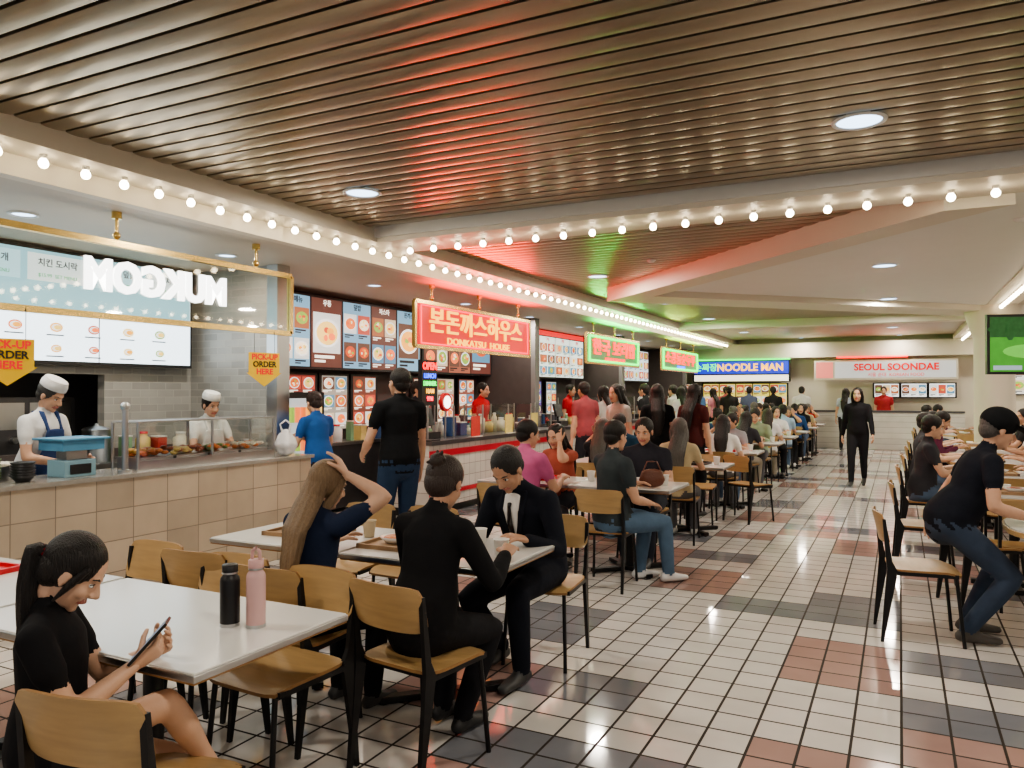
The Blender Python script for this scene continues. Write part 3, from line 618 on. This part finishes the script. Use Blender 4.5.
def person(name,x,y,deg,z=0,key=None,skin=SK1,shirt=(.1,.1,.1),pants=(.03,.035,.05),shoe=(.05,.05,.05),hair=HB,extra=(.8,.8,.8),**k):
    kk=key or name+str((x,y))
    if kk not in _PM:
        P,F,Tg=build_person(**k); me=bpy.data.meshes.new(name); me.from_pydata([tuple(p) for p in P],[],F)
        for i in range(9): me.materials.append(WHITE)
        me.polygons.foreach_set('material_index',Tg); me.polygons.foreach_set('use_smooth',[True]*len(F)); me.update(); _PM[kk]=me
    ob=place(_PM[kk],name,(x,y,z),math.radians(deg))
    ms=[cl(skin,'skin'),cl(shirt),cl(pants),mat('shoe_%d_%d'%(int(shoe[0]*99),int(shoe[2]*99)),shoe,.5,var=.1),cl(hair,'hair'),mat('lips',(.45,.15,.12),.4,var=.05),mat('eye_white',(.75,.73,.70),.3,var=.02),mat('eye_dark',(.015,.01,.01),.25,var=.1),cl(extra)]
    for i,m in enumerate(ms): ob.material_slots[i].link='OBJECT'; ob.material_slots[i].material=m
    return ob
# ---- front tables
table(-2.98,-1.79,1.55,2.23); table(-4.2,-3.0,1.55,2.23)
table(-2.5,-1.62,3.05,3.72); table(-3.4,-2.52,3.05,3.72)
chair(-1.90,1.49,12)
chair(-2.23,2.34,176); chair(-2.75,2.38,182); chair(-3.35,2.42,178); chair(-3.0,1.22,0)
chair(-1.80,2.76,-8); chair(-2.48,2.76,2); chair(-3.05,2.86,5)
chair(-1.86,4.12,186); chair(-2.75,4.05,178); chair(-3.2,4.0,183)
person('girl',-2.20,1.39,-48,s=.80,hz=.515,lean=.02,neck=.45,hp=.70,hy=.0,gw=.92,shirt=(.012,.012,.014),pants=(.02,.02,.022),shoe=(.75,.74,.72),skin=SK3,extra=(.3,.02,.03),
  RH=(.06,.24,.76),LH=(-.05,.26,.76),Rd=(-.25,.8,.45),Ld=(.25,.8,.45),Rn=(-.7,0,.6),Ln=(.7,0,.6),curl=1.7,RF=(-.10,.44,.36),Rk=(.25,.6,1),LF=(-.10,.28,.075),fd=(0,.2),Rfp=-.3,legs='short',hairst='pony',hl=.32,vox=.009)
b=MB(); b.box(-.037,.037,-.075,.075,-.004,.004,BLKP); b.quad((V3((0,0,0)),V3((1,0,0)),V3((0,1,0)),V3((0,0,1))),-.034,.034,-.072,.072,.0045,emi('phone_screen',(.25,.3,.4),.5))
ob=b.obj('mobile_phone',(-1.955,1.535,.825)); ob.rotation_euler=(math.radians(48),0,math.radians(-48))
person('woman',-2.46,2.74,-4,lean=.22,neck=.25,hp=.35,hy=-.25,hr=.1,gw=.88,s=.90,shirt=(.020,.030,.065),pants=(.015,.015,.018),hair=(.25,.165,.095),hairst='long',hl=.36,
  RH=(.10,.18,1.16),Rp=(1,.5,-.6),Rd=(-.5,-.1,.9),Rn=(-.8,-.4,0),LH=(-.15,.38,.79),curl=.8,vox=.012,skin=SK3)
person('woman',-1.85,2.79,-6,lean=.24,neck=.2,hp=.45,hy=.1,gw=.93,s=.95,shirt=(.014,.013,.014),pants=(.014,.014,.016),hair=(.04,.025,.02),hairst='bun',sleeve='long',vox=.012,
  RH=(.18,.40,.80),LH=(-.16,.42,.80),shoe=(.03,.03,.03),skin=SK2,RF=(.04,.26,.085),LF=(-.12,.32,.085))
person('man',-1.88,4.07,172,lean=.42,neck=.3,hp=.75,hy=.0,s=1.0,shirt=(.012,.014,.022),pants=(.012,.014,.02),hairst='short',sleeve='long',suit=True,vox=.012,fat=1.06,
  RH=(.10,.50,.79),LH=(-.22,.46,.79),skin=SK2,RF=(.16,.15,.09),LF=(-.14,.38,.09),hair=(.02,.018,.018))
person('man',-3.82,5.45,60,pose='stand',s=1.03,shirt=(.010,.011,.013),pants=(.03,.055,.11),lean=.0,RH=(.25,.10,.80),LH=(-.24,.22,1.02),hp=-.05,hy=.2,vox=.013,fat=1.0)
person('woman',-5.36,6.22,75,pose='stand',s=.91,shirt=(.025,.10,.32),pants=(.03,.03,.04),lean=.15,hp=.3,RH=(.10,.30,1.05),LH=(-.12,.30,1.05),gw=.92,vox=.016,hairst='short',hair=(.03,.015,.012))
chair(.12,5.55,-82)
person('man',.26,5.62,-76,hz=.73,pose='sit',s=.99,lean=.50,neck=-.1,hp=.35,hy=.05,shirt=(.012,.013,.02),pants=(.05,.07,.11),shoe=(.09,.08,.07),extra=(.008,.008,.012),hairst='cap',hair=(.10,.09,.085),
  RH=(.25,.40,.80),LH=(-.24,-.02,.72),Ld=(0,-.1,-1),Ln=(1,0,0),RF=(.13,.08,.09),LF=(-.12,.16,.09),vox=.012,belly=.03)
rtable(1.02,5.55,.46)
rows_r=[7.3,8.9,10.5,12.1,13.5,16.9,18.6]
cols=[(.02,.02,.025),(.40,.06,.12),(.30,.30,.32),(.03,.08,.22),(.62,.60,.57),(.12,.03,.06),(.05,.05,.06),(.28,.36,.24),(.35,.48,.62),(.55,.46,.3),(.65,.25,.3),(.02,.06,.11),(.72,.72,.74),(.02,.02,.02),(.75,.73,.7),(.50,.03,.04),(.15,.28,.5)]
pcols=[(.02,.02,.025),(.05,.08,.14),(.12,.12,.13),(.10,.15,.24),(.3,.27,.22)]
rnd=random.Random(5)
GEN={'g_a':dict(lean=.15,hp=.2,hairst='short',vox=.021),'g_b':dict(lean=.3,hp=.45,hairst='long',hl=.3,gw=.92,s=.94,vox=.021,LH=(-.1,.25,1.08),Ln=(.3,-1,0),Ld=(.2,0,1)),
 'g_c':dict(lean=.05,hp=.05,hy=.5,hairst='short',s=.98,vox=.021,fat=1.08),'g_d':dict(lean=.2,hp=.25,hy=-.5,hairst='bun',gw=.92,s=.93,vox=.021),
 'g_e':dict(lean=.35,hp=.5,hairst='short',vox=.021,sleeve='long'),'g_f':dict(lean=.1,hp=.1,hy=.3,hairst='long',hl=.42,gw=.9,s=.95,vox=.021)}
def diner(x,y,deg,k=None,shirt=None):
    k=k or rnd.choice(list(GEN)); g=GEN[k]
    r=math.radians(deg); x-=-math.sin(r)*.05; y-=math.cos(r)*.05
    person('woman' if k in('g_b','g_d','g_f') else 'man',x,y,deg,key=k,skin=rnd.choice([SK1,SK2,SK3]),shirt=shirt or rnd.choice(cols),pants=rnd.choice(pcols),hair=rnd.choice([HB,HB,HB,(.03,.018,.012),(.12,.11,.1)]),shoe=rnd.choice([(.05,.05,.05),(.6,.6,.58)]),**g)
for yy in rows_r:
    for cxx in (.80,2.55):
        xx=cxx+.03*(yy-7)
        rtable(xx,yy)
        chair(xx-.62,yy,-88); chair(xx+.62,yy,90); chair(xx,yy-.66,2)
        if yy>7.5 or cxx>2: diner(xx-.62,yy,-88,rnd.choice(['g_a','g_c','g_d','g_e']))
        diner(xx+.62,yy,90)
chair(.55,6.55,-70)
rows=[(6.15,6.8),(8.25,8.9),(10.4,11.05),(12.4,13.05),(14.4,15.05),(16.4,17.05),(18.4,19.05),(20.3,20.95)]
for ri,(ya,yb) in enumerate(rows):
    for (xa,xb) in((-2.55,-1.67),(-3.45,-2.57)):
        table(xa,xb,ya,yb)
        cx=(xa+xb)/2
        for sd in(0,1):
            y=ya-.24 if sd==0 else yb+.24; deg=(0 if sd==0 else 180)+rnd.uniform(-10,10); x=cx+rnd.uniform(-.06,.06)
            chair(x,y,deg)
            if ri==0: continue
            if rnd.random()<.95: diner(x,y,deg)
person('man',-2.88,5.84,-14,lean=.18,hp=.2,hy=-.4,shirt=(.55,.13,.28),pants=(.1,.1,.12),hairst='short',vox=.016,fat=1.08)
person('man',-2.06,5.84,-38,lean=.05,hp=.15,hy=.2,shirt=(.045,.055,.06),pants=(.10,.16,.24),shoe=(.7,.7,.7),hairst='short',vox=.014,RH=(.12,.30,.66),LH=(-.16,.36,.79),fat=1.05,RF=(.08,.50,.09),LF=(-.12,.36,.09))
person('woman',-2.95,7.06,170,lean=.3,hp=.3,shirt=(.40,.10,.07),hairst='long',gw=.9,s=.93,vox=.018,LH=(-.08,.25,1.07),Ln=(.3,-1,0),Ld=(.2,0,1))
person('man',-2.12,7.06,182,lean=.2,hp=.3,shirt=(.03,.03,.04),hairst='short',vox=.018)
chair(-1.62,9.6,-30)
# standing / walking people
ST=dict(pose='stand',vox=.021)
def SW(x,y,d,c,p=(.02,.02,.02)): person('woman',x,y,d,key='st_l',s=.97,shirt=c,pants=p,hairst='long',gw=.9,hl=.4,**ST)
SW(-3.25,9.62,150,(.45,.42,.38),(.1,.06,.04)); SW(-2.8,9.75,20,(.012,.012,.014)); SW(-2.35,9.68,-20,(.08,.02,.02))
SW(-4.15,11.6,70,(.6,.58,.55)); SW(-4.3,12.9,90,(.35,.05,.08)); SW(-3.9,15.4,40,(.62,.62,.64)); SW(-4.4,20.8,60,(.5,.2,.25)); SW(-1.3,22.2,-10,(.4,.45,.55))
for x,y,dg,c in((-4.1,10.6,60,(.3,.07,.08)),(-4.2,14.0,80,(.02,.02,.02)),(-4.3,16.4,70,(.4,.4,.38)),(-4.2,18.4,80,(.1,.2,.4)),(-3.9,20.2,30,(.03,.03,.03)),(-4.4,22.2,10,(.4,.1,.1)),(-3.8,22.3,-10,(.1,.12,.2)),(-3.1,22.1,10,(.02,.02,.02)),(-2.4,22.3,0,(.6,.6,.6)),(-4.3,17.3,100,(.65,.63,.6))):
    person('man',x,y,dg,key='st_m',shirt=c,pants=(.03,.03,.04),**ST)
person('woman',-.62,13.9,175,key='walk',s=.95,shirt=(.014,.014,.016),pants=(.018,.018,.022),hairst='long',gw=.92,hl=.4,sleeve='long',lean=.04,RF=(.07,.26,.085),LF=(-.06,-.26,.14),RH=(.25,-.08,.80),LH=(-.25,.2,.84),Lfp=-.5,hp=.0,**ST)
person('man',-.4,YB-.42,180,key='st_m',shirt=(.4,.04,.05),pants=(.03,.03,.04),**ST)
# cooks
person('chef',-6.0,3.66,-72,pose='stand',s=.97,shirt=(.70,.70,.70),pants=(.04,.07,.18),extra=(.74,.74,.74),hairst='chef',hair=(.06,.055,.05),lean=.22,hp=.5,RH=(.14,.36,1.02),LH=(-.14,.36,1.02),vox=.015,apron=PANTS,skin=SK1)
person('chef',-6.15,5.45,-100,pose='stand',s=.90,shirt=(.66,.66,.64),pants=(.05,.05,.06),extra=(.68,.68,.66),hairst='chef',lean=.15,hp=.3,RH=(.14,.36,.98),LH=(-.14,.36,.98),vox=.018,apron=EXTRA)
person('man',-6.1,10.9,-90,key='st_m',shirt=(.5,.02,.03),**ST)
person('man',-6.1,9.0,-80,key='st_m',shirt=(.03,.03,.04),**ST)
person('man',-6.1,14.6,-90,key='st_m',shirt=(.5,.02,.03),**ST)
person('man',-6.1,19.6,-90,key='st_m',shirt=(.6,.6,.6),**ST)
# ------------------------------------------------------------------ props
def bottle(x,y,col,h,r,name,lid,loop=False):
    m=mat('bottle_%s'%name,col,.35,var=.04); lm=mat('lid_%s'%name,lid,.3,var=.05)
    b=MB(); b.lathe([(0,0),(r,0),(r,.012),(r*1.0,.014),(r,h*.74),(r*.93,h*.79),(r*.72,h*.83),(r*.7,h*.85)],m); b.lathe([(r*.78,h*.85),(r*.8,h*.86),(r*.8,h*.99),(r*.72,h),(0,h)],lm)
    b.lathe([(r*1.005,.0),(r*1.01,.012)],STEEL); b.lathe([(r*.80,h*.85),(r*.82,h*.86),(r*.8,h*.88)],STEEL)
    if loop:
        b.loft([(-r*.6,0,h*.95),(-r*.5,0,h*1.12),(0,0,h*1.17),(r*.5,0,h*1.12),(r*.6,0,h*.95)],[.006]*5,lm,n=8,step=.01)
    b.obj('water_bottle',(x,y,.75))
bottle(-2.055,1.93,(.012,.012,.014),.21,.033,'black',(.02,.02,.02))
bottle(-1.965,1.96,(.66,.42,.41),.23,.032,'pink',(.62,.38,.37),True)
def cup(x,y,z=.75,col=(.8,.79,.76)):
    b=MB(); m=mat('paper_cup_%d'%int(col[0]*99),col,.6,var=.03); b.lathe([(0,.002),(.028,.002),(.038,.09),(.041,.092),(.036,.09),(.03,.03),(0,.03)],m); b.obj('paper_cup',(x,y,z))
cup(-1.95,3.5); cup(-2.62,3.45,col=(.6,.5,.35)); cup(-2.2,3.62); cup(-1.72,3.3)
for ya,yb in rows[:5]: cup(-1.80,(ya+yb)/2); cup(-2.48,(ya+yb)/2+.03)
def tray(x,y,z,m,deg=0,food=True,nm='food_tray'):
    b=MB(); b.box(-.2,.2,-.15,.15,0,.008,m)
    for s_ in(-1,1): b.box(s_*.2-.008,s_*.2+.008,-.158,.158,0,.022,m); b.box(-.208,.208,s_*.15-.008,s_*.15+.008,0,.022,m)
    if food:
        b.lathe([(0,.012),(.05,.012),(.085,.045),(.08,.045),(.05,.022),(0,.02)],LAM,(-.07,0,0)); b.ell((-.07,0,.035),(.065,.065,.018),COOK[int(abs(x*10))%6],12,6)
        b.lathe([(0,.012),(.035,.012),(.045,.05),(.04,.05),(.03,.02),(0,.02)],LAM,(.1,.05,0)); b.cyl((.05,-.1,.014),(.18,-.08,.014),.003,PLY,6)
    b.obj(nm,(x,y,z),math.radians(deg))
TB=mat('tray_black',(.03,.03,.03),.4,var=.1); TT=mat('tray_tan',(.35,.22,.12),.5,var=.1)
tray(-3.72,1.95,.75,REDP,5,False); tray(-2.3,3.35,.75,TT,3); tray(-3.0,3.4,.75,TT,5)
for i,(ya,yb) in enumerate(rows):
    for x in(-2.12,-3.0): tray(x+rnd.uniform(-.04,.04),(ya+yb)/2,.75,rnd.choice([REDP,TB,TT]),rnd.uniform(-8,8))
for yy in rows_r: tray(.80+.03*(yy-7),yy,.75,TT,90)
tray(1.12,5.6,.75,TT,80)
BAG=mat('plastic_bag',(.78,.78,.80),.4,var=.06,bump=.8,bs=25)
b=MB(); b.loft([(0,0,.05),(0,0,.10),(0,0,.18),(.01,0,.235)],[(.085,.05),(.11,.075),(.085,.05),(.035,.02)],BAG,n=24,ripple=.10,rk=5)
for s_ in(-1,1): b.loft([(s_*.03,0,.22),(s_*.05,.01*s_,.30),(0,0,.34)],[.014,.008,.008],BAG,n=8)
b.obj('shopping_bag',(-5.26,5.62,CZ-.0),.4)
BR=mat('brown_leather',(.13,.045,.025),.4,var=.15,bump=.3)
b=MB(); b.loft([(0,0,.045),(0,0,.07),(0,0,.13)],[(.10,.04),(.11,.045),(.09,.03)],BR,n=20); b.loft([(-.08,0,.13),(-.04,0,.22),(.04,0,.22),(.08,0,.13)],[.006]*4,BR,n=8); b.obj('handbag',(-1.85,6.27,.75),.5)
BLU=mat('blue_plastic',(.10,.30,.48),.4,var=.08)
b=MB(); b.box(-.10,.10,-.12,.12,.0,.12,mat('scale_body',(.25,.42,.50),.4,var=.05)); b.box(-.06,.06,-.08,.08,.12,.19,STEEL); b.box(-.17,.17,-.19,.19,.265,.28,BLU); b.box(-.14,.14,-.16,.16,.19,.265,BLU)
b.box(.10,.107,-.08,.08,.02,.09,BLKP); b.obj('weighing_scale',(-5.4,3.58,CZ),0,.004)
b=MB(); b.cyl((0,0,0),(0,0,.02),.05,STEEL,20); b.cyl((0,0,.02),(0,0,.48),.024,STEEL,16); b.ell((0,0,.50),.036,STEEL,16,10); b.obj('chrome_post',(-5.25,3.9,CZ))
def guard(y0,y1,x=XC-.15,h=.42,base=0):
    b=MB(); b.box(-.004,.004,y0,y1,.03+base,h,GLASS); b.box(-.3,.004,y0,y1,h,h+.008,GLASS)
    if base: b.box(-.02,.01,y0,y1,0,base,STEEL); b.box(-.31,.008,y0,y1,h+.008,h+.02,STEEL)
    n=max(2,int((y1-y0)/.7)+1)
    for i in range(n):
        y=y0+(y1-y0)*i/(n-1); b.cyl((0,y,0),(0,y,h+.01),.012,STEEL,8); b.cyl((-.3,y,0),(-.3,y,h+.01),.012,STEEL,8)
    b.obj('sneeze_guard',(x,0,CZ))
guard(4.05,5.5,h=.36,base=.07); guard(8.8,12.0); guard(13,16.6,h=.5); guard(18,22.3,h=.5)
for i,y in enumerate((4.25,4.6,4.95,5.3)):
    b=MB(); b.box(-.13,.13,-.16,.16,0,.09,STEEL); b.box(-.14,.14,-.17,.17,.085,.092,STEEL)
    for q in range(34): b.ell((rnd.uniform(-.10,.10),rnd.uniform(-.13,.13),.105+rnd.uniform(0,.04)),(.03,.035,.018),COOK[(i*2+(q%2))%7],8,5)
    b.obj('food_pan',(-5.47,y,CZ))
def pot(x,y,z,r,h,m=STEEL):
    b=MB(); b.lathe([(0,0),(r,0),(r,h),(r+.008,h+.004),(r-.006,h),(r-.008,.02)],m); b.lathe([(r+.004,h+.004),(r*.9,h+.02),(.02,h+.04),(.02,h+.06),(0,h+.06)],m)
    for s_ in(-1,1): b.loft([(s_*r,-.04,h*.8),(s_*(r+.035),0,h*.8),(s_*r,.04,h*.8)],[.006]*3,m,n=6)
    b.obj('stock_pot',(x,y,z))
def bowls(x,y,z,n=6,m=None):
    m=m or LAM; b=MB()
    for i in range(n): b.lathe([(0,.0+i*.018),(.04,i*.018),(.08,.045+i*.018),(.075,.045+i*.018),(.04,.01+i*.018)],m,n=18)
    b.obj('bowl_stack',(x,y,z))
for y,m in((2.45,LAM),(2.68,STEEL),(2.95,COOK[4]),(3.18,BLKP)): bowls(-5.32,y,CZ,rnd.randint(4,8),m)
bowls(-5.9,5.78,.94,6,STEEL)
for y,ci in((2.55,4),(2.85,0),(3.15,6)):
    b=MB(); b.box(-.09,.09,-.1,.1,0,.1,STEEL)
    for q in range(12): b.ell((rnd.uniform(-.07,.07),rnd.uniform(-.07,.07),.11),(.03,.03,.02),COOK[ci],8,5)
    b.obj('food_pan',(-5.54,y,CZ))
b=MB(); b.box(-6.88,-6.45,2,5.85,.85,.9,STEEL)
for y in(2.1,3.3,4.6,5.8):
    for x in(-6.85,-6.5): b.cyl((x,y,0),(x,y,.85),.02,STEEL,8)
b.box(-6.88,-6.45,2,5.85,.3,.33,STEEL); b.obj('steel_worktable')
for y,r,h in((2.5,.16,.28),(3.05,.13,.2),(3.5,.17,.3),(4.3,.14,.22),(4.65,.12,.3)): pot(-6.66,y,.9,r,h)
b=MB(); b.box(-7.8,-7.35,3.0,4.9,0,1.5,DSTEEL); b.box(-7.35,-7.32,3.1,4.8,.4,.9,BLKP)
for y in(3.3,3.8,4.3): b.cyl((-7.35,y,1.1),(-7.3,y,1.1),.03,STEEL,10)
for k in range(4): b.box(-7.36,-7.34,3.1+k*.45,3.5+k*.45,1.2,1.45,STEEL)
b.obj('kitchen_range')
b=MB(); b.prism([(-7.9,1.75),(-7.1,1.75),(-7.4,2.3),(-7.9,2.3)],'y',2.9,5,STEEL); b.obj('range_hood')
def shelf_clutter(x,y0,y1,z,seed,name='food_container'):
    r=random.Random(seed); y=y0
    while y<y1:
        w=r.uniform(.08,.2); h=r.uniform(.08,.28); c=r.choice([(.7,.7,.7),(.5,.05,.04),(.65,.5,.2),(.1,.1,.12),(.2,.35,.2),(.55,.55,.5),(.8,.75,.6),(.05,.12,.3)]); m=mat('pack_%d'%(int(c[0]*100)+int(c[2]*50)),c,.5,var=.1)
        b=MB()
        if r.random()<.5:
            b.box(-w/2,w/2,-w/2+.01,w/2-.01,0,h,m); b.box(-w/2-.004,w/2+.004,-w/2+.006,w/2-.006,h,h+.015,WHITE); b.obj(name,(x,y+w/2,z),0,.006)
        else:
            q=w*.4; b.lathe([(0,0),(q,0),(q,h*.8),(q*.6,h*.9),(q*.6,h)],m); b.lathe([(q*.65,h),(q*.65,h+.02),(0,h+.02)],REDP if r.random()<.4 else WHITE); b.obj('condiment_jar',(x,y+w/2,z))
        y+=w+r.uniform(.03,.14)
shelf_clutter(-6.66,4.9,5.6,.9,21)
shelf_clutter(-5.6,8.9,11.9,CZ,3); shelf_clutter(-5.6,13.2,16.7,CZ,4); shelf_clutter(-5.6,18.1,22.4,CZ,5)
for y,c in((9.2,(.6,.06,.05)),(10.2,(.7,.6,.2)),(11.1,(.6,.6,.58)),(13.8,(.6,.1,.1)),(15.3,(.7,.65,.2))):
    b=MB(); b.box(-.004,.004,-.12,.12,0,.28,mat('card_%d'%int(c[1]*99),c,.5,var=.2,vs=25)); b.box(-.05,.05,-.12,.12,0,.008,WHITE); b.obj('counter_card',(-5.19,y,CZ))
for y0,y1,sd in((7.2,12.2,7),(12.5,17,8),(17.4,22.8,9)):
    b=MB(); b.box(-6.88,-6.45,y0,y1,.86,.9,STEEL); b.box(-6.86,-6.47,y0+.02,y1-.02,.05,.86,DSTEEL); b.obj('back_counter'); shelf_clutter(-6.6,y0+.1,y1-.3,.9,sd)
def register(x,y,deg):
    b=MB(); b.box(-.15,.13,-.17,.17,0,.09,BLKP); b.cyl((0,0,.09),(0,0,.2),.02,BLKP,8); R=Matrix.Rotation(math.radians(-15),3,'Y'); b.box(-.02,.02,-.15,.15,.17,.40,BLKP,R); b.box(-.026,-.02,-.13,.13,.19,.38,emi('pos_screen',(.3,.45,.7),.9),R,(0,0,.285)); b.obj('cash_register',(x,y,CZ),math.radians(deg))
register(-5.52,8.45,0); register(-5.52,12.8,0); register(-5.52,17.75,0)
b=MB(); b.box(-6.6,-6.05,6.35,7.1,0,1.55,BLKP); fr=FR((-6.05,6.37,.1))
b.quad(fr,.03,.67,.1,1.38,.004,emi('fridge_light',(.75,.85,.9),.5))
for sh in range(4):
    for i in range(7): b.cyl((-6.02,6.44+.09*i,.25+.32*sh),(-6.02,6.44+.09*i,.42+.32*sh),.03,FOODS[(i+sh)%6],8)
b.obj('drinks_fridge')
for x,y in((-1.4,2.0),(.9,7.6),(-2.6,8.8),(.2,2.9)):
    b=MB(); b.lathe([(0,-.03),(.03,-.028),(.05,-.008),(.055,0)],DSTEEL if y<3 else WHITE,n=16); b.obj('smoke_detector',(x,y,2.99 if x==.9 else CEIL))
# ------------------------------------------------------------------ world, camera
w=bpy.data.worlds.new('w'); SC.world=w; w.use_nodes=True; w.node_tree.nodes['Background'].inputs[0].default_value=(.9,.92,1,1); w.node_tree.nodes['Background'].inputs[1].default_value=.35
cam=bpy.data.cameras.new('cam'); cam.sensor_width=36; cam.lens=770/1024*36; cam.clip_start=.05
co=bpy.data.objects.new('camera',cam); COL.objects.link(co); co.location=(0,0,1.55); co.rotation_euler=(math.radians(90+.6),0,math.radians(26.73)); SC.camera=co
SC.view_settings.view_transform='AgX'; SC.view_settings.look='AgX - Medium High Contrast'; SC.view_settings.exposure=.05
